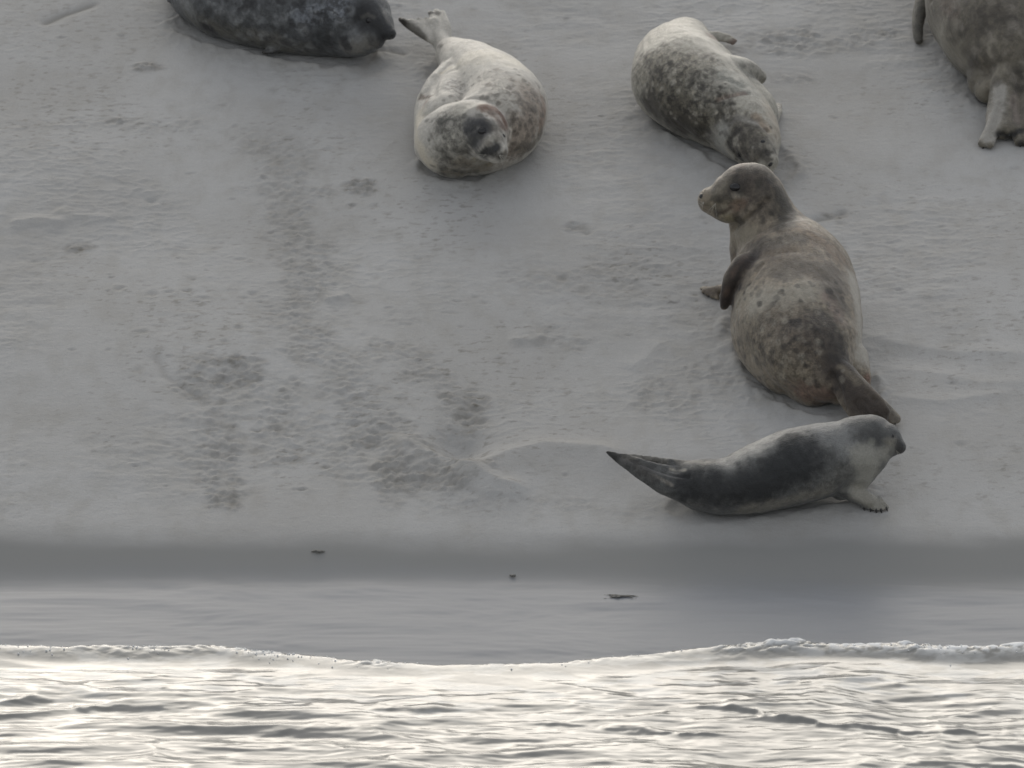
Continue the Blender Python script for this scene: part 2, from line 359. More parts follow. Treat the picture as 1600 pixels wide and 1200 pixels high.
def bubbles():
    rr = random.Random(5); vs_, fs_ = [], []
    def zw(x, y):
        i = int(np.clip(np.searchsorted(wx, x), 1, len(wx) - 1)); j = int(np.clip(np.searchsorted(wy, y), 1, len(wy) - 1)); return float(ZW[j, i])
    base = [(math.cos(a) * math.cos(e), math.sin(a) * math.cos(e), math.sin(e)) for e in (-.5, .25, .95) for a in [k * math.pi / 3 + e for k in range(6)]] + [(0, 0, 1)]
    n = 0
    while n < 2600:
        x = rr.uniform(-2.5, 2.5); dens = .15 + .85 * float(sst(.6, 1.4, x)) + .6 * float(sst(-.5, -1.1, x)); dens *= float(sst(-.2, .5, pn(x * 4, 2.0, 222)))
        if rr.random() > dens + .03: n += .1; continue
        yf = float(np.interp(x, ex, ey) + .018 * fbm(x * 5, 0.0, 4, 110)); qd = abs(rr.gauss(.0, .045)) + .004 + (rr.random() < .05) * rr.uniform(0, .15)
        y = yf - qd; r = rr.choice([.0018, .0022, .0026, .003, .0035, .0045]); z = zw(x, y) + r * .3 ; b0 = len(vs_)
        vs_.extend((x + a * r, y + b_ * r, z + c_ * r * .85) for a, b_, c_ in base)
        for k in range(2):
            for q_ in range(6): fs_.append((b0 + k * 6 + q_, b0 + k * 6 + (q_ + 1) % 6, b0 + k * 6 + 6 + (q_ + 1) % 6, b0 + k * 6 + 6 + q_))
        for q_ in range(6): fs_.append((b0 + 12 + q_, b0 + 12 + (q_ + 1) % 6, b0 + 18))
        n += 1
    me = bpy.data.meshes.new('sea_foam'); me.from_pydata(vs_, [], fs_); me.polygons.foreach_set('use_smooth', [True] * len(me.polygons))
    m, t, b, L = newmat('foam'); b.inputs['Base Color'].default_value = (.72, .73, .73, 1); b.inputs['Roughness'].default_value = .3
    b.inputs['Subsurface Weight'].default_value = .0
    nn = nz(t, L, node(t, 'ShaderNodeTexCoord').outputs['Object'], 60, 3); L.new(mix(t, L, nn, (.80, .80, .79), (.88, .88, .87)), b.inputs['Base Color'])
    me.materials.append(m); o = bpy.data.objects.new('sea_foam', me); C.objects.link(o)
    o['kind'] = 'stuff'; o['label'] = 'white foam bubbles along the edge of the breaking wavelet'; o['category'] = 'foam'
bubbles()

# ------------------------------------------------------------------ seals
FUR = {}
def fur_mat():
    m, t, b, L = newmat('seal_fur')
    a = attr(t, 'coat'); O = node(t, 'ShaderNodeTexCoord').outputs['Object']
    n1 = nz(t, L, O, 30, 8, .68, None, .15); n2 = nz(t, L, O, 75, 5, .7, (1, 1, .6))
    spots = ramp(t, L, n1, .46, .58); fine = ramp(t, L, n2, .5, .62)
    mk = mth(t, L, 'MULTIPLY', a.outputs['Alpha'], mth(t, L, 'MAXIMUM', spots, mth(t, L, 'MULTIPLY', fine, .6)))
    dk = mix(t, L, 1.0, a.outputs['Color'], (.18, .165, .15), 'MULTIPLY')
    c = mix(t, L, mk, a.outputs['Color'], dk)
    lf = mth(t, L, 'MULTIPLY', mth(t, L, 'ADD', mth(t, L, 'MULTIPLY', a.outputs['Alpha'], .5), .12), ramp(t, L, nz(t, L, O, 42, 6, .7, (1, 1, .7)), .52, .68))
    c = mix(t, L, lf, c, mix(t, L, 1.0, c, (1.9, 1.85, 1.75), 'MULTIPLY'))
    c = mix(t, L, ramp(t, L, nz(t, L, O, 150, 4, .7), .3, .7, 0, .5), c, mix(t, L, 1.0, c, (.6, .58, .55), 'MULTIPLY'))
    L.new(c, b.inputs['Base Color'])
    b.inputs['Roughness'].default_value = .5
    b.inputs['Specular IOR Level'].default_value = .4
    b.inputs['Sheen Weight'].default_value = .18; b.inputs['Sheen Roughness'].default_value = .4
    bp = node(t, 'ShaderNodeBump'); bp.inputs['Distance'].default_value = .006; bp.inputs['Strength'].default_value = .8
    L.new(mth(t, L, 'ADD', nz(t, L, O, 180, 3, .6), mth(t, L, 'MULTIPLY', n1, .8)), bp.inputs['Height']); L.new(bp.outputs[0], b.inputs['Normal'])
    return m
FURM = fur_mat()
def plain(name, col, rough, spec=.5):
    m, t, b, L = newmat(name)
    O = node(t, 'ShaderNodeTexCoord').outputs['Object']
    L.new(mix(t, L, nz(t, L, O, 120, 3), col, tuple(x * .6 for x in col)), b.inputs['Base Color'])
    b.inputs['Roughness'].default_value = rough; b.inputs['Specular IOR Level'].default_value = spec
    return m
EYE = plain('eye_dark', (.008, .007, .007), .25)
NOSE = plain('nose_leather', (.022, .020, .019), .38)
CLAW = plain('claw_horn', (.030, .028, .026), .4)
WHISK = plain('whisker', (.50, .47, .40), .5)

class Geo:
    def __init__(s): s.v = []; s.f = []
    def ring_tube(s, P, A, B, Lt, Nn, n=28):
        base = len(s.v); m = len(P)
        for i in range(m):
            for k in range(n):
                a = 2 * math.pi * k / n
                s.v.append(P[i] + Lt[i] * (A[i] * math.cos(a)) + Nn[i] * (B[i] * math.sin(a)))
        for i in range(m - 1):
            for k in range(n):
                k2 = (k + 1) % n
                s.f.append((base + i * n + k, base + i * n + k2, base + (i + 1) * n + k2, base + (i + 1) * n + k))
        s.f.append(tuple(base + k for k in range(n))[::-1]); s.f.append(tuple(base + (m - 1) * n + k for k in range(n)))
    def tube(s, st, side=None, cap0=1.0, cap1=1.0, sub=7, n=28):
        """st: (px, py, h, radius px, thickness ratio)"""
        P0 = [S(a[0], a[1], a[2]) for a in st]
        A0 = [a[3] * MPP(p) for a, p in zip(st, P0)]
        B0 = [A * (a[4] if len(a) > 4 else 1.0) for A, a in zip(A0, st)]
        P, A, B = [], [], []
        m = len(P0)
        for i in range(m - 1):
            p0, p1, p2, p3 = P0[max(i - 1, 0)], P0[i], P0[i + 1], P0[min(i + 2, m - 1)]
            for k in range(sub):
                u = k / sub
                P.append(.5 * ((2 * p1) + (p2 - p0) * u + (2 * p0 - 5 * p1 + 4 * p2 - p3) * u * u + (3 * p1 - p0 - 3 * p2 + p3) * u ** 3))
                w_ = u * u * (3 - 2 * u) * .5 + u * .5
                A.append(A0[i] * (1 - w_) + A0[i + 1] * w_); B.append(B0[i] * (1 - w_) + B0[i + 1] * w_)
        P.append(P0[-1]); A.append(A0[-1]); B.append(B0[-1])
        T = [(P[min(i + 1, len(P) - 1)] - P[max(i - 1, 0)]).normalized() for i in range(len(P))]
        # round caps
        def cap(pt, tv, a, bq, kk):
            return [(pt + tv * (min(a, bq) * kk * math.sin(q_)), a * math.cos(q_), bq * math.cos(q_)) for q_ in (.4, .75, 1.05, 1.3, 1.48)]
        c0 = cap(P[0], -T[0], A[0], B[0], cap0)[::-1]; c1 = cap(P[-1], T[-1], A[-1], B[-1], cap1)
        P = [c_[0] for c_ in c0] + P + [c_[0] for c_ in c1]; A = [c_[1] for c_ in c0] + A + [c_[1] for c_ in c1]; B = [c_[2] for c_ in c0] + B + [c_[2] for c_ in c1]
        T = [T[0]] * 5 + T + [T[-1]] * 5
        Ls, Ns = [], []; prev = None
        for tv in T:
            hint = side if side is not None else tv.cross(Vector((0, 0, 1)))
            l = hint - tv * hint.dot(tv)
            if l.length < .35 and prev is not None: l = prev - tv * prev.dot(tv)
            l.normalize(); prev = l
            Ls.append(l); Ns.append(l.cross(tv).normalized())
        s.ring_tube(P, A, B, Ls, Ns, n)
    def fan(s, root, tips, r0, r1, hint=None, web=True):
        """flipper: a root station and the tip stations of its digits"""
        for k, tp in enumerate(tips):
            mid = tuple(root[j] * .5 + tp[j] * .5 for j in range(3))
            s.tube([(*root[:3], r0, .5), (*mid, (r0 + r1) * .52, .62), (*tp[:3], r1, .8)], hint, .8, 1.0, 5, 14)
        for k in range(len(tips) - 1):
            a, bq = tips[k], tips[k + 1]
            for u in (.35, .65):
                e = tuple(root[j] * .10 + .90 * (a[j] * (1 - u) + bq[j] * u) for j in range(3))
                mid = tuple(root[j] * .5 + e[j] * .5 for j in range(3))
                s.tube([(*root[:3], r0 * .9, .4), (*mid, r0 * .6, .4), (*e, r1 * .9, .5)], hint, .8, .8, 4, 12)
def bake(name, me, mods, mat):
    o = bpy.data.objects.new('tmp', me); C.objects.link(o)
    for ty, kw in mods:
        m = o.modifiers.new(ty, ty)
        for k, v in kw.items(): setattr(m, k, v)
    dg = bpy.context.evaluated_depsgraph_get(); dg.update()
    me2 = bpy.data.meshes.new_from_object(o.evaluated_get(dg))
    bpy.data.objects.remove(o)
    me2.name = name; me2.materials.clear(); me2.materials.append(mat)
    return me2
def link(name, me, parent, label=None):
    o = bpy.data.objects.new(name, me); C.objects.link(o)
    if parent is not None:
        o.parent = parent; o.matrix_parent_inverse = parent.matrix_world.inverted()
    if label: o['label'] = label
    return o
class Seal:
    def __init__(s, label, basepx, group='harbour seals hauled out on the sandbank'):
        s.root = bpy.data.objects.new('seal', None); C.objects.link(s.root)
        s.root.location = S(*basepx); s.root['label'] = label; s.root['category'] = 'seal'; s.root['group'] = group
        bpy.context.view_layer.update()
        s.g = Geo()
    def build(s, voxel=.0062, smooth=7, base=(.4, .4, .4), mottle=.2, tone=1.0):
        s.tone = tone
        V0 = []
        for v in s.g.v:
            gz_ = float(G(v.x, v.y)) - .012
            V0.append((v.x, v.y, max(v.z, gz_)))
        me = bpy.data.meshes.new('b'); me.from_pydata(V0, [], s.g.f)
        s.me = bake('body', me, [('REMESH', dict(mode='VOXEL', voxel_size=voxel, use_smooth_shade=True)), ('SMOOTH', dict(factor=.5, iterations=smooth))], FURM)
        n = len(s.me.vertices); co = np.empty(n * 3, np.float32); s.me.vertices.foreach_get('co', co); s.co = co.reshape(-1, 3).astype(float)
        nf = len(s.me.polygons); nl = len(s.me.loops); lv = np.empty(nl, np.int32); s.me.loops.foreach_get('vertex_index', lv)
        ls = np.empty(nf, np.int32); s.me.polygons.foreach_get('loop_start', ls); ends = np.append(ls[1:], nl)
        s.polys = [lv[a:b_].tolist() for a, b_ in zip(ls, ends)]
        s.bvh = BVHTree.FromPolygons(s.co.tolist(), s.polys)
        nm = np.empty(n * 3, np.float32); s.me.vertices.foreach_get('normal', nm); s.no = nm.reshape(-1, 3)
        s.col = np.tile(np.array([*base, mottle], float), (n, 1))
        f = np.array([[9, 4, 7], [-6, 10, 5], [5, -8, 11], [17, 13, -9], [-13, 19, 16], [23, -11, 21]])
        ph = s.co @ f.T * 2.6
        s.noise = (np.sin(ph[:, 0] + 1.3 * np.sin(ph[:, 1])) * .5 + np.sin(ph[:, 2] + np.sin(ph[:, 3])) * .3 + np.sin(ph[:, 4] + 1.2 * np.sin(ph[:, 5])) * .35)
        x, y, z = s.co.T
        s.noise = .55 * s.noise + .9 * pn(16 * x + 11 * z, 16 * y - 9 * z, 1) + .6 * pn(38 * x - 17 * z, 38 * y + 29 * z, 2) + .5 * pn(85 * x + 50 * z, 85 * y - 61 * z, 3)
        s.co += s.no * (.0022 * pn(14 * x + 10 * z, 14 * y - 12 * z, 4) + .0016 * pn(30 * x + 21 * z, 30 * y - 25 * z, 6))[:, None]
        return s
    def hit(s, px, py):
        r = s.bvh.ray_cast(CAM, ray(px, py), 60)
        return r[0], r[1]
    def _dist(s, pl):
        P = [s.hit(*p)[0] for p in pl]; P = [p for p in P if p is not None]
        if not P: return None, 1
        m = MPP(P[0]); d = np.full(len(s.co), 9.0)
        if len(P) == 1: P = P * 2
        for a, b_ in zip(P[:-1], P[1:]):
            a = np.array(a); b_ = np.array(b_); ab = b_ - a; L2 = max(ab @ ab, 1e-9)
            t_ = np.clip((s.co - a) @ ab / L2, 0, 1)
            d = np.minimum(d, np.linalg.norm(s.co - a - t_[:, None] * ab, axis=1))
        return d, m
    def mark(s, pl, r, col, k=1.0, mottle=None, ragged=.35):
        """patch of coat colour, highlight or shade painted round points of the hide; r in photo pixels"""
        if isinstance(pl[0], (int, float)): pl = [pl]
        d, m = s._dist(pl)
        if d is None: return
        R = r * m
        w_ = sst(1.45, .25, d / R + ragged * s.noise) * k
        s.col[:, :3] += (np.array(col) - s.col[:, :3]) * w_[:, None]
        if mottle is not None: s.col[:, 3] += (mottle - s.col[:, 3]) * w_
    def speckle(s, n, box, r, col, k=.8, seed=1):
        rr = random.Random(seed)
        for _ in range(n):
            p = s.hit(rr.uniform(box[0], box[2]), rr.uniform(box[1], box[3]))[0]
            if p is None: continue
            R_ = rr.uniform(*r) * MPP(p); d = s.co - np.array(p); m = np.abs(d).max(1) < R_ * 3
            if not m.any(): continue
            dd = np.linalg.norm(d[m] * np.array([1, rr.uniform(.6, 1.1), rr.uniform(.8, 1.3)]), axis=1) / R_ + .55 * s.noise[m]
            w_ = sst(1.3, .4, dd) * k * rr.uniform(.5, 1)
            s.col[m, :3] += (np.array(col) - s.col[m, :3]) * w_[:, None]
    def crease(s, pl, r, dp):
        d, m = s._dist(pl)
        if d is None: return
        s.co -= s.no * (dp * np.exp(-(d / (r * m)) ** 2))[:, None]
    def eye(s, px, py, rx, sink=.45, ry=None):
        p, n_ = s.hit(px, py)
        if p is None: return
        m = MPP(p); g = Geo(); R = rx * m; Ry = (ry or rx) * m
        sink = sink + .22; c_ = p - n_ * R * sink
        a = Vector((1, 0, 0)); a = (a - n_ * a.dot(n_)).normalized(); bq = n_.cross(a)
        rows = 9; P = [c_ + n_ * (R * .8 * math.cos(math.pi * i / rows)) for i in range(rows + 1)]
        A = [max(R * math.sin(math.pi * i / rows), 1e-4) for i in range(rows + 1)]; B = [x * Ry / R for x in A]
        g.ring_tube(P, A, B, [a] * (rows + 1), [bq] * (rows + 1), 16)
        s.part('eye', g, EYE)
    def part(s, name, g, mat, smooth=True):
        me = bpy.data.meshes.new(name); me.from_pydata([tuple(v) for v in g.v], [], g.f); me.materials.append(mat)
        if smooth: me.polygons.foreach_set('use_smooth', [True] * len(me.polygons))
        me.update(); return link(name, me, s.root)
    def nose(s, pl, r, ratio=.8):
        P = [s.hit(*p) for p in pl]; P = [a - b_ * r * .6 * MPP(a) for a, b_ in P if a is not None]
        if len(P) < 2: return
        g = Geo(); m = MPP(P[0])
        for i in range(len(P) - 1):
            tv = (P[i + 1] - P[i]).normalized(); l = tv.cross(ray(*pl[0])).normalized(); n_ = l.cross(tv)
            Q = [P[i] + (P[i + 1] - P[i]) * u for u in (-.1, .05, .3, .5, .7, .95, 1.1)]; A = [r * m * q_ for q_ in (.3, .75, 1, .9, 1, .75, .3)]
            g.ring_tube(Q, A, [x * ratio for x in A], [l] * 7, [n_] * 7, 14)
        s.part('nose', g, NOSE)
    def whiskers(s, roots, ends, r=.0011):
        for (a, b_) in zip(roots, ends):
            g = Geo()
            p, n_ = s.hit(*a)
            if p is None: continue
            e = p + (RT * ((b_[0] - a[0])) - UPV * ((b_[1] - a[1]))) * MPP(p) + n_ * .012
            mid = (p + e) / 2 + Vector((0, 0, .006)) + n_ * .008
            P = [p - n_ * .003, mid, e]; P = [P[0], (P[0] + mid) / 2 + n_ * .003, mid, (mid + e) / 2 + Vector((0, 0, .001)), e]
            tv = (e - p).normalized(); l = tv.cross(Vector((0, .3, 1))).normalized(); n2 = l.cross(tv)
            g.ring_tube(P, [r, r, r * .8, r * .6, r * .3], [r, r, r * .8, r * .6, r * .3], [l] * 5, [n2] * 5, 5)
            s.part('whisker', g, WHISK)
    def claws(s, items):
        for (px, py, dx, dy, ln) in items:
            p, n_ = s.hit(px, py)
            if p is None: continue
            m = MPP(p); d_ = (RT * dx - UPV * dy).normalized(); d_ = (d_ - n_ * d_.dot(n_) * .6).normalized()
            g = Geo(); l = d_.cross(n_).normalized(); n2 = l.cross(d_)
            P = [p - n_ * .002 + d_ * (ln * m * u) - n_ * (.004 * u * u) for u in (-.2, .2, .6, 1)]
            A = [m * ln * q_ for q_ in (.24, .26, .18, .04)]
            g.ring_tube(P, A, [x * .8 for x in A], [l] * 4, [n2] * 4, 8)
            s.part('claw', g, CLAW)
    def finish(s):
        s.me.vertices.foreach_set('co', s.co.astype(np.float32).ravel())
        at = s.me.attributes.new('coat', 'FLOAT_COLOR', 'POINT'); s.col[:, :3] = np.clip(s.col[:, :3], .001, 1) ** 1.35 / .3 ** .35 * np.array([1.02, 1.0, .965]); at.data.foreach_set('color', np.clip(s.col * np.array([s.tone] * 3 + [1]), 0, 1).astype(np.float32).ravel())
        s.me.update(); link('body', s.me, s.root)

# --- grey pup in front -------------------------------------------------
s = Seal('small dark grey seal nearest the water, hind flippers lifted to the left', (1220, 790))
g = s.g
g.tube([(1052, 748, .13, 27), (1092, 757, .115, 41), (1135, 760, .125, 45), (1180, 749, .14, 54), (1236, 731, .165, 61), (1285, 719, .185, 59),
        (1322, 707, .215, 53), (1345, 694, .25, 47), (1364, 687, .27, 40), (1382, 689, .275, 30)], None, .9, .9)
g.tube([(1372, 688, .27, 34), (1388, 692, .27, 24), (1398, 695, .265, 18, .95), (1403, 698, .26, 13)], None)
g.tube([(1340, 712, .22, 40), (1336, 732, .16, 34), (1328, 750, .10, 28), (1316, 760, .07, 22)], None); g.tube([(1376, 700, .255, 22), (1360, 720, .20, 24), (1344, 742, .13, 22), (1332, 758, .08, 20)], None)                   # chest
g.tube([(1318, 757, .09, 26, .8), (1338, 770, .06, 20, .8), (1362, 783, .035, 15, .7)], None)       # fore limb
for k, (tx, ty) in enumerate([(1350, 793), (1360, 795), (1369, 796), (1378, 796), (1386, 793)]):
    g.tube([(1347 + k * 6, 780, .032, 9, .8), (tx, ty, .014, 4.6, .8)], None, .8, .8, 4, 12)
# hind flippers
H1 = Vector((.3, .2, 1))
g.tube([(1085, 765, .12, 28, .7), (1045, 757, .15, 20, .6), (1005, 738, .20, 14, .5), (975, 721, .235, 10, .5), (948, 706, .26, 3.5, .6)], H1)
g.tube([(1085, 752, .13, 24, .6), (1050, 745, .16, 17, .6), (1010, 731, .21, 12, .5), (980, 718, .24, 8, .5), (958, 708, .26, 3.5, .6)], H1)
g.tube([(1110, 742, .15, 24, .7), (1065, 731, .18, 13, .6), (1030, 724, .20, 10, .5), (990, 715, .24, 6, .5), (962, 709, .26, 3, .6)], H1)
s.build(base=(.15, .152, .15), mottle=.45, tone=.88)
s.speckle(60, (1060, 690, 1330, 800), (4, 9), (.30, .295, .28), .35, 1); s.speckle(60, (1060, 700, 1330, 790), (4, 10), (.05, .05, .05), .6, 2)
lt = (.33, .325, .30)
s.mark([(1140, 722), (1190, 694), (1245, 672), (1300, 662)], 24, (.38, .375, .36), .95, .15)  # highlight along the top of the back, painted into the coat
s.mark([(1280, 670), (1310, 668), (1320, 690)], 34, (.26, .263, .262), .9, .2)
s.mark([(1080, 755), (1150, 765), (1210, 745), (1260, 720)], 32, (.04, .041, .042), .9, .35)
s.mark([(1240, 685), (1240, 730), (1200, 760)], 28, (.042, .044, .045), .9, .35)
s.mark([(1090, 800), (1160, 800), (1230, 785), (1290, 768)], 17, (.25, .24, .215), .9, .35)
s.mark([(1300, 750), (1330, 740)], 20, (.20, .20, .19), .7, .4)
s.mark([(1353, 710), (1362, 740), (1345, 760)], 24, lt, 1, .05)
s.mark([(1382, 705), (1365, 715)], 18, lt, .9, .05)
s.mark([(1340, 770), (1370, 785), (1385, 793)], 15, (.33, .32, .29), .9, .1)
s.mark([(1345, 660), (1365, 670), (1380, 680)], 18, (.13, .132, .13), .85, .2)
s.mark([(1350, 680), (1372, 688)], 12, (.10, .10, .10), .8)
s.mark((1362, 692), 7, (.30, .30, .27), .7)
s.mark([(1388, 690), (1398, 690)], 9, (.30, .285, .25), .6)
s.mark([(1395, 680)], 5, (.09, .09, .09), .6)
s.mark([(1405, 692), (1408, 705)], 9, (.075, .072, .07), .95, 0)
s.mark([(1060, 718), (1110, 722)], 7, (.25, .24, .22), .8)
s.mark([(1022, 742), (1050, 758)], 3, (.34, .32, .29), .7); s.mark([(1048, 733), (1070, 734)], 3.5, (.42, .40, .36), .9); s.mark([(985, 714), (1010, 716), (1040, 718)], 3.5, (.33, .32, .29), .8)
s.mark([(960, 708), (990, 722), (1020, 744)], 12, (.13, .125, .12), .8); s.mark([(948, 706), (962, 716)], 8, (.05, .05, .045), .9)
s.mark([(975, 713), (1040, 722)], 6, (.20, .19, .175), .7)
s.crease([(968, 712), (1000, 724), (1040, 738), (1075, 745)], 4.5, .011); s.crease([(1320, 765), (1345, 757)], 5, .008)
s.crease([(1140, 722), (1150, 760), (1155, 790)], 12, .006)
s.eye(1396, 681, 3.0); s.nose([(1408, 693), (1411, 698)], 3.5)
s.claws([(1350, 793, .05, 1, 7), (1360, 795, .05, 1, 7), (1369, 796, .1, 1, 7), (1377, 796, .15, 1, 7), (1385, 793, .4, 1, 7)])
s.whiskers([(1400, 704)] * 2, [(1408, 726), (1416, 718)], .0006)
s.finish()

# --- brown seal in the middle -----------------------------------------
s = Seal('brown and tan seal sitting up, back to us, head turned left, behind dark grey pup', (1260, 580))
g = s.g
g.tube([(1316, 606, .08, 30), (1298, 590, .12, 50, .9), (1272, 557, .17, 82, .85), (1250, 512, .20, 100, .85), (1244, 470, .22, 101, .85), (1239, 432, .245, 95, .9),
        (1220, 395, .29, 80, .95), (1203, 362, .36, 59, 1), (1192, 335, .43, 50, 1), (1184, 312, .49, 46, 1), (1176, 299, .52, 44, 1)], None, .8, .9)
g.tube([(1178, 297, .53, 43), (1160, 297, .535, 41), (1140, 305, .52, 34), (1122, 312, .50, 27), (1106, 313, .495, 20)], None, .9, .8)
g.tube([(1160, 320, .48, 32), (1138, 325, .475, 24), (1116, 321, .475, 17)], None)                     # jaw
g.tube([(1228, 430, .2, 66), (1210, 470, .17, 62), (1208, 520, .15, 66), (1235, 560, .13, 60)], None)
g.tube([(1272, 595, .09, 42), (1240, 575, .09, 42), (1215, 560, .10, 40)], None)
# near fore flipper
g.tube([(1200, 404, .33, 24, .8), (1168, 412, .385, 20, .8), (1148, 434, .35, 18, .75), (1138, 458, .28, 14, .7), (1131, 480, .21, 7, .7)], Vector((1, .5, 0)))
g.tube([(1165, 325, .44, 29), (1170, 355, .37, 30), (1175, 385, .29, 36), (1182, 410, .22, 42)], None)
for tx, ty in [(1096, 451), (1099, 456), (1105, 460), (1113, 464), (1121, 466)]:
    g.tube([(1135, 450, .045, 11, .6), (1118, 452, .03, 8, .7), (tx, ty, .012, 4.5, .8)], None, .8, .8, 4, 12)
# hind flippers
HF = Vector((.75, -.2, .6))
g.tube([(1303, 570, .19, 14, .9), (1318, 590, .17, 24, .7), (1340, 622, .12, 30, .5), (1362, 644, .08, 30, .45), (1376, 655, .055, 24, .45)], Vector((1, -.3, .7)))
for tx, ty, r_ in [(1400, 655, 8), (1392, 660, 7), (1378, 664, 7), (1362, 668, 7), (1345, 668, 7)]:
    g.tube([(1345, 620, .12, 12, .7), (tx, ty, .03, r_, .8)], HF, .8, 1, 5, 14)
g.tube([(1312, 575, .19, 10), (1345, 602, .15, 9), (1378, 632, .09, 9), (1400, 654, .04, 8)], None)
g.tube([(1330, 560, .13, 28), (1345, 590, .08, 18), (1352, 604, .05, 10)], None)
s.build(base=(.36, .32, .262), mottle=.5, tone=.70)
s.speckle(60, (1130, 330, 1330, 470), (6, 16), (.16, .14, .12), .6, 3)
br = (.105, .083, .066)
s.mark([(1150, 280), (1180, 290), (1205, 310)], 48, (.19, .165, .135), .8, .5)
s.mark([(1150, 390), (1230, 400), (1300, 430)], 40, (.24, .20, .16), .7, .4)
s.mark([(1260, 520), (1300, 560)], 38, (.11, .09, .072), .7, .5)
s.mark([(1205, 500), (1250, 530), (1290, 560)], 42, (.20, .17, .14), .6, .65)
s.mark([(1170, 520), (1200, 560), (1240, 590)], 38, (.28, .25, .20), .6, .65)
s.mark([(1290, 500), (1310, 540), (1315, 570)], 26, (.10, .088, .075), .85, .5)
s.mark([(1265, 485), (1290, 520)], 22, (.14, .12, .10), .7, .6)
s.mark([(1225, 420), (1290, 425), (1310, 470)], 28, (.15, .13, .105), .8, .35)
s.mark([(1180, 475), (1260, 455)], 30, (.44, .42, .37), .8, .1)
s.mark([(1150, 480), (1170, 460)], 18, (.40, .37, .31), .8, .2)
s.mark([(1240, 350), (1280, 375), (1310, 400)], 24, (.26, .20, .145), .8, .4)
s.mark([(1180, 385), (1215, 378), (1250, 372)], 15, (.15, .135, .115), .7, .6)
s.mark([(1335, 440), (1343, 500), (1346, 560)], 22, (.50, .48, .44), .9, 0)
s.mark([(1292, 465), (1305, 480), (1312, 500)], 13, (.28, .19, .16), .4)
s.mark([(1150, 360), (1170, 370)], 26, (.36, .33, .27), .8, .1)
s.mark([(1215, 300), (1228, 325), (1225, 350)], 20, (.10, .09, .072), .85, .4)
s.mark([(1165, 268), (1195, 280)], 26, (.15, .13, .11), .85, .4)
s.mark([(1160, 258), (1150, 265)], 8, (.28, .20, .165), .6)
s.mark([(1120, 300), (1135, 285)], 12, (.30, .28, .235), .7, .2)
s.mark([(1130, 280), (1148, 268)], 8, (.33, .30, .25), .5); s.mark([(1165, 285), (1170, 310)], 12, (.12, .10, .085), .7); s.mark([(1150, 300), (1165, 308)], 6, (.30, .28, .24), .6)
s.mark([(1115, 318), (1140, 325)], 14, (.30, .27, .215), .9, .3)
s.mark([(1150, 322), (1160, 315)], 11, (.22, .145, .11), .5)
s.mark([(1130, 340), (1145, 345)], 9, (.34, .31, .21), .5)
s.mark([(1147, 305), (1155, 305)], 7, (.36, .34, .30), .6)
s.mark([(1148, 290)], 17, (.07, .062, .055), .85); s.mark([(1115, 310), (1128, 308)], 6, (.10, .09, .075), .6)
s.mark([(1142, 290), (1135, 292)], 8, (.20, .19, .16), .5)
s.mark([(1150, 355), (1175, 335), (1195, 318)], 4, (.11, .095, .08), .6)  # shade of the neck fold painted as a dark line
s.mark([(1178, 400), (1154, 415), (1142, 440), (1134, 475)], 17, (.075, .058, .048), 1, .3, .2)
s.mark([(1165, 400), (1145, 425), (1133, 460)], 5, (.20, .15, .12), .6)
s.mark([(1105, 455), (1125, 458)], 12, (.19, .16, .13), .9, .4); s.mark([(1097, 449), (1110, 447)], 5, (.45, .42, .36), .7)
s.mark([(1310, 580), (1335, 620), (1370, 650), (1350, 660)], 34, (.095, .076, .062), .95, .25, .15)
s.mark([(1312, 572), (1340, 598)], 6, (.28, .25, .20), .7); s.mark([(1393, 640), (1402, 655)], 8, (.27, .25, .22), .8)
s.mark([(1250, 610), (1290, 620)], 22, (.27, .20, .165), .8, .3); s.mark([(1355, 590)], 9, (.33, .21, .17), .7)
s.mark([(1280, 632), (1310, 636)], 14, (.12, .09, .07), .8)
s.speckle(130, (1130, 440, 1320, 620), (2.5, 7), (.055, .045, .037), .7, 4); s.speckle(60, (1140, 440, 1320, 600), (3, 8), (.42, .40, .35), .5, 5); s.speckle(40, (1110, 258, 1230, 350), (3, 8), (.09, .08, .065), .6, 6); s.speckle(40, (1180, 350, 1320, 480), (4, 9), (.36, .33, .28), .4, 7)
s.crease([(1145, 357), (1160, 348), (1180, 332), (1200, 312)], 5, .016)
s.crease([(1112, 332), (1128, 336), (1140, 328)], 3, .006)
s.crease([(1300, 585), (1312, 610), (1320, 640)], 6, .014); s.crease([(1350, 625), (1372, 655)], 3.5, .009); s.crease([(1335, 630), (1350, 665)], 3.5, .009); s.crease([(1365, 622), (1390, 650)], 3.5, .009); s.crease([(1250, 545), (1275, 560), (1285, 575)], 6, .006)
s.crease([(1192, 412), (1172, 442), (1152, 480)], 4, .008); s.crease([(1148, 291)], 14, .007)
s.crease([(1180, 405), (1210, 398), (1240, 392)], 8, .006)
s.crease([(1355, 615), (1385, 650)], 5, .006); s.crease([(1340, 625), (1360, 660)], 5, .006)
s.eye(1148, 292, 10, .35, 8); s.eye(1117, 283, 5, .4)
s.nose([(1099, 303), (1093, 311)], 7, .8)
s.mark([(1140, 326), (1128, 334), (1118, 332)], 3, (.10, .07, .06), .5)
s.whiskers([(1100, 316)] * 5 + [(1118, 318)] * 3, [(1085, 322), (1088, 330), (1092, 335), (1082, 312), (1098, 338), (1110, 340), (1122, 344), (1104, 336)], .0008)
s.claws([(1098, 451, -1, .1, 5), (1101, 457, -1, .4, 5), (1108, 461, -.8, .6, 5), (1131, 478, -.2, 1, 6), (1398, 660, .5, 1, 6)])
s.finish()

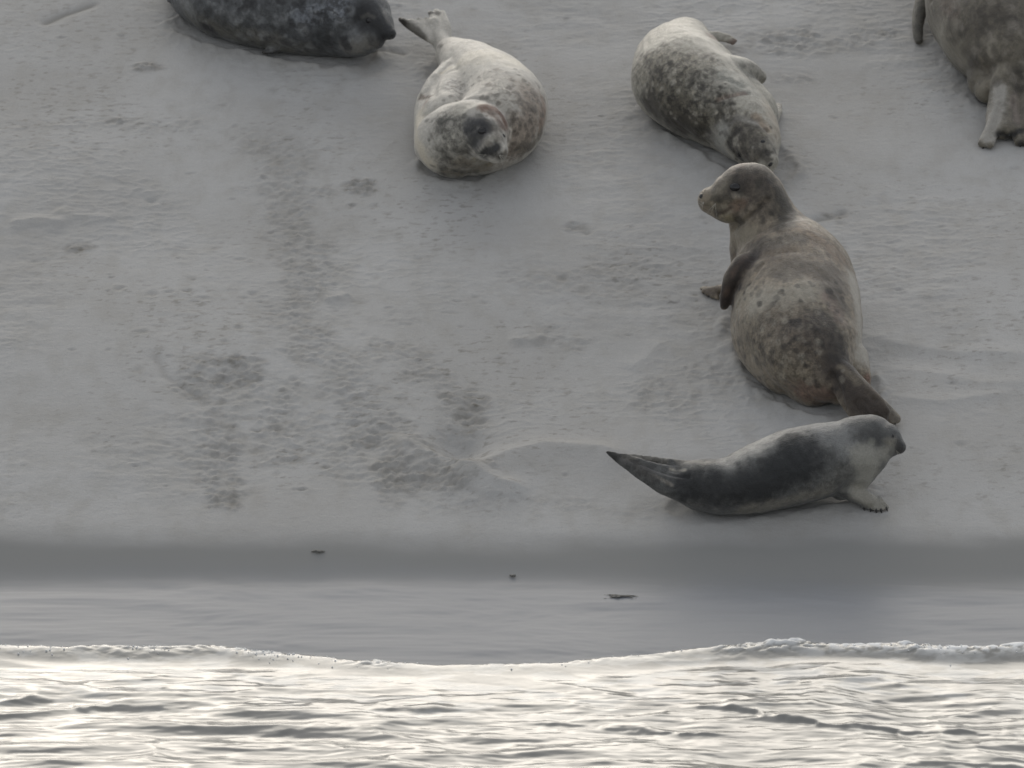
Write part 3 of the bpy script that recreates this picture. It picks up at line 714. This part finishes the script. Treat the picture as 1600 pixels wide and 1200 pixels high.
# --- mottled seal lying behind it ---------------------------------------
s = Seal('white and dark mottled seal lying flat just behind the upright brown seal', (1090, 190))
g = s.g
g.tube([(1085, 55, .07, 22), (1070, 70, .11, 44), (1062, 98, .15, 72, .9), (1072, 126, .165, 87, .85), (1098, 150, .165, 82, .85), (1128, 172, .155, 68, .9), (1150, 188, .14, 59, .95),
        (1166, 204, .13, 52), (1178, 219, .125, 44)], None, .8, .9)
g.tube([(1174, 214, .13, 42), (1182, 226, .13, 37), (1192, 243, .12, 26), (1200, 254, .11, 18)], None, .9, .8)
g.tube([(1130, 104, .28, 26, .8), (1162, 110, .25, 24, .8), (1186, 120, .21, 15, .8)], None)
g.tube([(1145, 150, .15, 46), (1178, 172, .13, 36), (1190, 200, .10, 26)], None)
g.tube([(1155, 185, .13, 55), (1180, 180, .11, 38), (1195, 200, .08, 22)], None)
g.tube([(1190, 200, .04, 24, .4), (1212, 178, .03, 9, .5), (1217, 164, .025, 6, .5)], Vector((0, 1, .2)))
g.tube([(1105, 58, .06, 12, .5), (1130, 58, .06, 9, .4), (1148, 66, .05, 7, .4)], Vector((0, .6, .6)))
s.build(base=(.48, .465, .42), mottle=.3, tone=.72)
s.mark([(1030, 130), (1070, 160), (1110, 190)], 48, (.17, .155, .12), .85, 1)
s.mark([(1010, 160), (1050, 195), (1095, 210)], 26, (.075, .066, .05), .85, .4)
s.mark([(1000, 110), (1040, 90), (1080, 100)], 34, (.33, .31, .26), .7, .9)
s.mark([(1100, 130), (1120, 150)], 30, (.30, .29, .26), .7, .8)
s.mark([(1140, 120), (1170, 140)], 24, (.40, .40, .37), .8, .25)
s.mark([(1065, 40), (1110, 70), (1160, 95)], 22, (.62, .60, .55), .9, .05)
s.mark([(1090, 222), (1120, 235)], 14, (.40, .38, .33), .8, .2)
s.mark([(1110, 215), (1120, 200)], 14, (.36, .35, .33), .7, .2)
s.mark([(1158, 198), (1178, 210), (1180, 235), (1160, 240)], 30, (.17, .155, .13), .85, .7)
s.mark([(1128, 205), (1128, 235)], 17, (.42, .42, .40), .9, .1)
s.mark([(1205, 170), (1212, 210)], 20, (.50, .46, .40), .9, .05); s.mark([(1180, 180), (1200, 200)], 8, (.45, .37, .29), .6)
s.mark([(1150, 182), (1180, 190)], 7, (.38, .37, .35), .7, .3)
s.mark([(1122, 155), (1150, 147), (1165, 145)], 5, (.30, .19, .16), .35)
s.mark([(987, 150), (990, 170)], 6, (.26, .14, .11), .7)
s.mark([(1190, 240), (1198, 250)], 11, (.09, .08, .065), .8); s.mark([(1155, 243)], 11, (.05, .045, .035), .9)
s.mark([(1192, 221)], 8, (.12, .11, .09), .7); s.mark([(1186, 208), (1198, 212)], 4, (.36, .34, .29), .7)
s.mark([(1140, 220), (1142, 232)], 9, (.06, .055, .045), .8)
s.mark([(1160, 108), (1185, 118)], 18, (.36, .35, .32), .8, .5); s.mark([(1195, 125)], 6, (.20, .18, .15), .7); s.mark([(1110, 58), (1148, 66)], 12, (.27, .21, .18), .9)
s.mark([(1215, 165), (1216, 185)], 7, (.30, .29, .27), .9)
s.speckle(190, (985, 80, 1150, 240), (2.5, 7), (.085, .075, .06), .65, 11); s.speckle(110, (985, 60, 1180, 230), (2, 5), (.56, .54, .49), .6, 12); s.speckle(30, (1140, 190, 1215, 250), (3, 7), (.08, .07, .06), .6, 13)
s.crease([(1118, 158), (1140, 150), (1168, 146)], 5, .010); s.crease([(1130, 178), (1160, 176), (1195, 192)], 6, .008)
s.crease([(1125, 122), (1160, 135), (1195, 135)], 6, .008); s.crease([(1130, 200), (1150, 182), (1180, 188), (1200, 205)], 5, .008)
s.eye(1192, 221, 6, .4, 6); s.eye(1155, 243, 6, .4)
s.nose([(1201, 254), (1207, 259)], 7)
s.whiskers([(1203, 262)] * 4, [(1216, 272), (1212, 277), (1222, 266), (1206, 280)], .0008)
s.finish()

# --- pale curled seal ---------------------------------------------------
s = Seal('pale cream curled seal facing us with hind flippers raised behind it', (750, 200))
g = s.g
g.tube([(697, 76, .08, 17), (712, 88, .10, 30), (738, 108, .14, 47, .95), (768, 136, .17, 63, .9), (786, 166, .175, 70, .9), (778, 194, .17, 72, .9), (748, 212, .16, 68, .9),
        (718, 218, .15, 62, .95), (704, 226, .14, 56)], None, .9, .8)
g.tube([(700, 222, .15, 54), (716, 216, .19, 54), (736, 209, .23, 54), (750, 208, .25, 49)], None, .9, .9)
g.tube([(746, 206, .26, 46), (758, 216, .26, 38), (768, 228, .25, 27), (776, 237, .24, 19)], None, .9, .9)
g.tube([(725, 125, .13, 34), (708, 155, .14, 40), (700, 190, .14, 46)], None)
g.tube([(715, 105, .12, 24), (690, 135, .12, 22), (675, 165, .12, 26), (672, 200, .12, 25), (675, 230, .12, 28)], None)
g.tube([(718, 96, .18, 14, .7), (695, 110, .19, 16, .65), (676, 128, .19, 16, .6), (664, 144, .18, 11, .6), (659, 151, .17, 7, .6)], Vector((.6, .2, .6)))
# hind flippers
g.tube([(698, 78, .085, 16), (688, 62, .10, 14), (680, 48, .12, 15, .7), (672, 38, .14, 16, .5)], Vector((1, 0, .4)))
for a in [(630, 30), (642, 31), (654, 30), (666, 29)]:
    g.tube([(690, 64, .10, 11, .7), ((a[0] + 690) / 2, (a[1] + 64) / 2 - 2, .13, 9, .55), (*a, .16, 4.5, .7)], None, .8, .9, 5, 12)
g.tube([(692, 70, .09, 9, .8), (662, 56, .11, 7, .8), (640, 42, .13, 6, .8), (626, 30, .15, 5, .8)], None)
for a in [(672, 19), (682, 16), (692, 18)]:
    g.tube([(696, 62, .10, 11, .7), ((a[0] + 696) / 2 + 2, (a[1] + 62) / 2, .14, 9, .6), (*a, .17, 5, .7)], None, .8, .9, 5, 12)
s.build(base=(.58, .562, .525), mottle=.15, tone=.72)
s.mark([(770, 60), (730, 90), (810, 100)], 30, (.66, .63, .56), .8, 0)
s.mark([(830, 150), (830, 200), (800, 230)], 40, (.34, .285, .235), .75, .7)
s.mark([(760, 120), (790, 150)], 26, (.50, .48, .44), .7, .6)
s.mark([(705, 130), (720, 145)], 20, (.50, .49, .47), .8, .7)
s.mark([(850, 160), (845, 200)], 12, (.36, .27, .21), .6, .3)
s.mark([(790, 245), (820, 235), (845, 210)], 12, (.17, .15, .115), .7)
s.mark([(700, 190), (710, 220), (700, 245)], 34, (.37, .36, .33), .85, .75)
s.mark([(720, 255), (760, 262), (700, 270)], 16, (.29, .26, .21), .8, .6)
s.mark([(655, 180), (655, 230), (670, 255)], 15, (.66, .62, .54), .95, 0)
s.mark([(665, 160)], 8, (.42, .31, .26), .6)
s.mark([(735, 165), (720, 170)], 16, (.52, .50, .45), .8, .1)
s.mark([(757, 168), (778, 172), (790, 192)], 12, (.20, .11, .07), .95, .2)
s.mark([(768, 178), (780, 188), (786, 198)], 10, (.20, .13, .095), .8, .4)
s.mark([(797, 190), (799, 210), (795, 228)], 4.5, (.66, .62, .56), .9, 0, .1)
s.mark([(735, 200), (745, 192), (760, 198), (745, 215)], 17, (.075, .075, .08), .95, .4)
s.mark([(738, 210), (742, 225)], 10, (.09, .09, .09), .8, .4)
s.mark([(762, 222), (775, 215)], 10, (.40, .385, .35), .8, .15)
s.mark([(775, 200), (782, 215)], 12, (.25, .23, .20), .6, .4)
s.mark([(754, 240), (766, 238), (775, 230)], 10, (.04, .038, .035), .95, 0)
s.mark([(781, 245)], 7, (.045, .04, .035), .95); s.mark([(788, 212)], 8, (.16, .15, .13), .7)
s.mark([(745, 250), (765, 254)], 9, (.33, .30, .23), .7)
s.mark([(655, 152), (672, 150)], 6, (.17, .13, .10), .85); s.mark([(690, 115), (705, 105)], 4, (.45, .40, .28), .5)
s.mark([(690, 72), (660, 56), (640, 42), (627, 30)], 6, (.16, .15, .13), .8)
s.mark([(626, 28), (632, 38)], 6, (.13, .12, .11), .9); s.mark([(672, 20), (684, 20)], 6, (.10, .095, .085), .9)
s.mark([(650, 30), (668, 28)], 4, (.22, .21, .19), .6)
s.speckle(110, (760, 100, 855, 250), (2.5, 6), (.20, .18, .155), .6, 21); s.speckle(30, (690, 110, 780, 160), (2, 4.5), (.18, .17, .15), .6, 22); s.speckle(60, (665, 180, 750, 275), (3, 7), (.14, .135, .12), .6, 23)
s.crease([(715, 158), (745, 152), (775, 162), (797, 182), (803, 210), (796, 232)], 6, .012)
s.crease([(712, 108), (690, 118), (672, 150)], 5, .006); s.crease([(675, 120), (680, 150), (672, 175)], 6, .008)
s.crease([(753, 203)], 9, .006)
s.eye(753, 204, 7.5, .35, 6.5); s.eye(788, 212, 5.5, .4)
s.nose([(771, 232), (779, 236)], 8)
s.whiskers([(780, 242)] * 5 + [(760, 242)] * 3, [(796, 252), (800, 262), (792, 268), (806, 248), (788, 272), (742, 248), (745, 256), (738, 240)], .0008)
s.finish()

# --- dark seal cut by the top of the frame ------------------------------
s = Seal('dark blue grey seal at the top left with dark face to the right', (430, 60))
g = s.g
g.tube([(286, -22, .07, 26), (306, -4, .11, 38), (345, 2, .15, 58), (400, 8, .17, 70, .95), (460, 14, .18, 76, .95), (515, 20, .18, 74, .95), (548, 24, .19, 66), (566, 22, .20, 52)], None, .9, .8)
g.tube([(560, 18, .21, 46), (576, 24, .22, 38), (592, 38, .21, 25), (606, 50, .20, 13), (611, 53, .20, 9)], None, .9, .9)
g.tube([(540, 45, .13, 48), (562, 58, .14, 32), (585, 60, .16, 18)], None)
g.tube([(290, -20, .08, 16, .6), (272, -8, .09, 12, .5), (266, 2, .08, 6, .5)], None)
g.tube([(290, -26, .08, 16, .6), (268, -30, .10, 12, .5), (250, -30, .12, 8, .5)], None)
g.tube([(450, 60, .06, 20, .6), (430, 76, .03, 12, .5), (412, 82, .02, 7, .5)], None)
s.build(base=(.12, .125, .13), mottle=.5)
s.mark([(300, 30), (380, 60), (470, 80)], 26, (.15, .145, .125), .8, .4)
s.mark([(285, 0), (300, 20)], 16, (.19, .195, .195), .8, .3)
s.mark([(470, 25), (520, 18), (540, 10)], 20, (.22, .235, .26), .8, .9)
s.mark([(400, 55), (430, 60)], 16, (.21, .205, .19), .6, .7)
s.mark([(560, 80), (540, 75), (580, 65)], 14, (.23, .225, .21), .85, .2)
s.mark([(560, 60), (550, 50)], 9, (.22, .225, .23), .6, .3)
s.mark([(570, 20), (590, 35), (605, 50)], 24, (.035, .035, .036), .95, .1); s.mark([(566, 27), (575, 23), (585, 27)], 3.5, (.15, .145, .135), .6)
s.mark([(600, 20), (606, 35)], 4, (.28, .27, .26), .6)
s.mark([(500, 60), (510, 30)], 12, (.07, .075, .08), .7)
s.mark([(412, 80), (430, 80)], 6, (.05, .045, .04), .9)
s.speckle(60, (290, 0, 550, 80), (4, 11), (.30, .31, .32), .5, 31); s.speckle(70, (290, 0, 550, 85), (4, 11), (.045, .045, .047), .7, 32)
s.crease([(535, 5), (540, 40), (545, 75)], 8, .006); s.crease([(575, 32)], 8, .004)
s.eye(575, 32, 6, .4, 5); s.nose([(611, 50), (615, 57)], 6)
s.finish()

# --- brown seal cut by the top right corner -----------------------------
s = Seal('large brown seal at the top right corner, flippers hanging towards us', (1540, 90))
g = s.g
g.tube([(1588, 120, .13, 40), (1580, 95, .17, 68), (1568, 55, .21, 98, .9), (1558, 10, .24, 112, .9), (1552, -40, .25, 108, .9), (1548, -90, .23, 90, .95), (1546, -135, .20, 66),
        (1546, -160, .20, 54), (1548, -178, .21, 44)], None, .8, .9)
g.tube([(1548, -175, .22, 42), (1540, -182, .22, 32), (1524, -182, .21, 20)], None)
g.tube([(1455, -22, .16, 26, .7), (1440, 8, .11, 13, .6), (1434, 40, .06, 10, .6), (1436, 66, .02, 7, .6)], Vector((.9, 0, .4)))
g.tube([(1555, 95, .12, 50), (1545, 125, .09, 34), (1545, 138, .08, 24)], None)
HF = Vector((1, 0, .1))
g.tube([(1572, 110, .18, 26, .8), (1570, 145, .12, 24, .7), (1567, 180, .07, 27, .6), (1568, 205, .045, 26, .5)], HF)
for tx, ty, r_ in [(1535, 225, 8), (1547, 228, 6), (1560, 208, 8), (1577, 207, 8), (1594, 222, 10)]:
    g.tube([(1568, 150, .12, 12, .8), ((tx + 1568) / 2, 190, .07, 9, .8), (tx, ty, .018, r_, .8)], HF, .8, 1, 5, 14)
g.tube([(1610, 130, .14, 26, .8), (1615, 165, .10, 22, .7), (1620, 205, .05, 26, .5), (1622, 226, .02, 20, .5)], HF)
s.build(base=(.19, .175, .145), mottle=.35, tone=.95)
s.mark([(1470, 60), (1500, 80), (1490, 110)], 34, (.27, .255, .22), .8, .1)
s.mark([(1545, 70), (1555, 110), (1535, 145)], 16, (.31, .29, .25), .8, .1)
s.mark([(1530, 30), (1580, 20)], 40, (.135, .12, .10), .6, .4)
s.mark([(1510, 80), (1520, 100)], 14, (.12, .108, .09), .7); s.mark([(1475, 10), (1490, 20)], 14, (.19, .15, .125), .6)
s.mark([(1590, 110), (1592, 140)], 14, (.085, .075, .06), .8)
s.mark([(1436, 10), (1434, 60)], 14, (.10, .095, .08), .9, .5)
s.mark([(1562, 140), (1556, 180), (1545, 215)], 16, (.36, .35, .33), .9, .1); s.mark([(1585, 150), (1590, 190)], 10, (.26, .23, .21), .7)
s.mark([(1560, 208), (1575, 212), (1595, 205)], 7, (.03, .028, .025), .95, 0); s.mark([(1595, 225), (1570, 228)], 7, (.035, .03, .028), .9, 0)  # dark toes, with the shadow in the gap between them painted on
s.speckle(40, (1460, 0, 1600, 130), (8, 18), (.10, .09, .075), .6, 41); s.speckle(30, (1460, 0, 1600, 150), (6, 14), (.30, .28, .25), .4, 42)
s.crease([(1455, 0), (1448, 40), (1452, 70)], 5, .01); s.crease([(1562, 160), (1550, 215)], 4, .011); s.crease([(1574, 155), (1569, 210)], 4, .011)
s.crease([(1548, 118), (1544, 150)], 6, .010); s.crease([(1584, 160), (1586, 215)], 4, .011)
s.claws([(1537, 230, -.2, 1, 6), (1550, 234, .2, 1, 5), (1561, 212, 0, 1, 6), (1577, 211, 0, 1, 6), (1594, 227, .1, 1, 6)])
s.finish()

# --- scraps of weed left on the wet sand --------------------------------
def weed(name, px, py, wpx, label, seed):
    rr = random.Random(seed); gg = Geo(); c_ = S(px, py, .004); n_ = 12
    for k in range(n_):
        a0 = rr.uniform(-.5, .5) + (math.pi if k % 2 else 0); ln = wpx * .5 * rr.uniform(.5, 1)
        st_ = []
        for q_ in range(5):
            u = q_ / 4
            st_.append((px + math.cos(a0) * ln * u + rr.uniform(-2, 2), py - math.sin(a0) * ln * u * .28 + rr.uniform(-1.2, 1.2), .004 + rr.uniform(0, .008) * (1 - u), 1.9 * (1 - .55 * u), .5))
        gg.tube(st_, None, .8, .8, 4, 8)
    me_ = bpy.data.meshes.new(name); me_.from_pydata([tuple(v) for v in gg.v], [], gg.f)
    me_ = bake(name, me_, [('REMESH', dict(mode='VOXEL', voxel_size=.0028, use_smooth_shade=True))], WEED)
    o = link(name, me_, None); o['label'] = label; o['category'] = 'seaweed'; o['group'] = 'scraps of weed on the wet sand'
WEED = plain('weed', (.15, .145, .13), .8)
weed('seaweed', 970, 931, 60, 'largest dark scrap of weed on the wet sand below the grey seal', 3)
weed('seaweed', 497, 861, 24, 'dark scrap of weed on the left of the darker sand strip', 5)
weed('seaweed', 801, 899, 11, 'tiny dark speck of weed in the middle of the wet sand', 8)
for yy in (0, 1.0, 1.14, 1.32, 1.5, 3, 5, 6, 6.5): print('ROW', yy, [round(v) for v in proj((0, yy, float(G(0, yy))))])
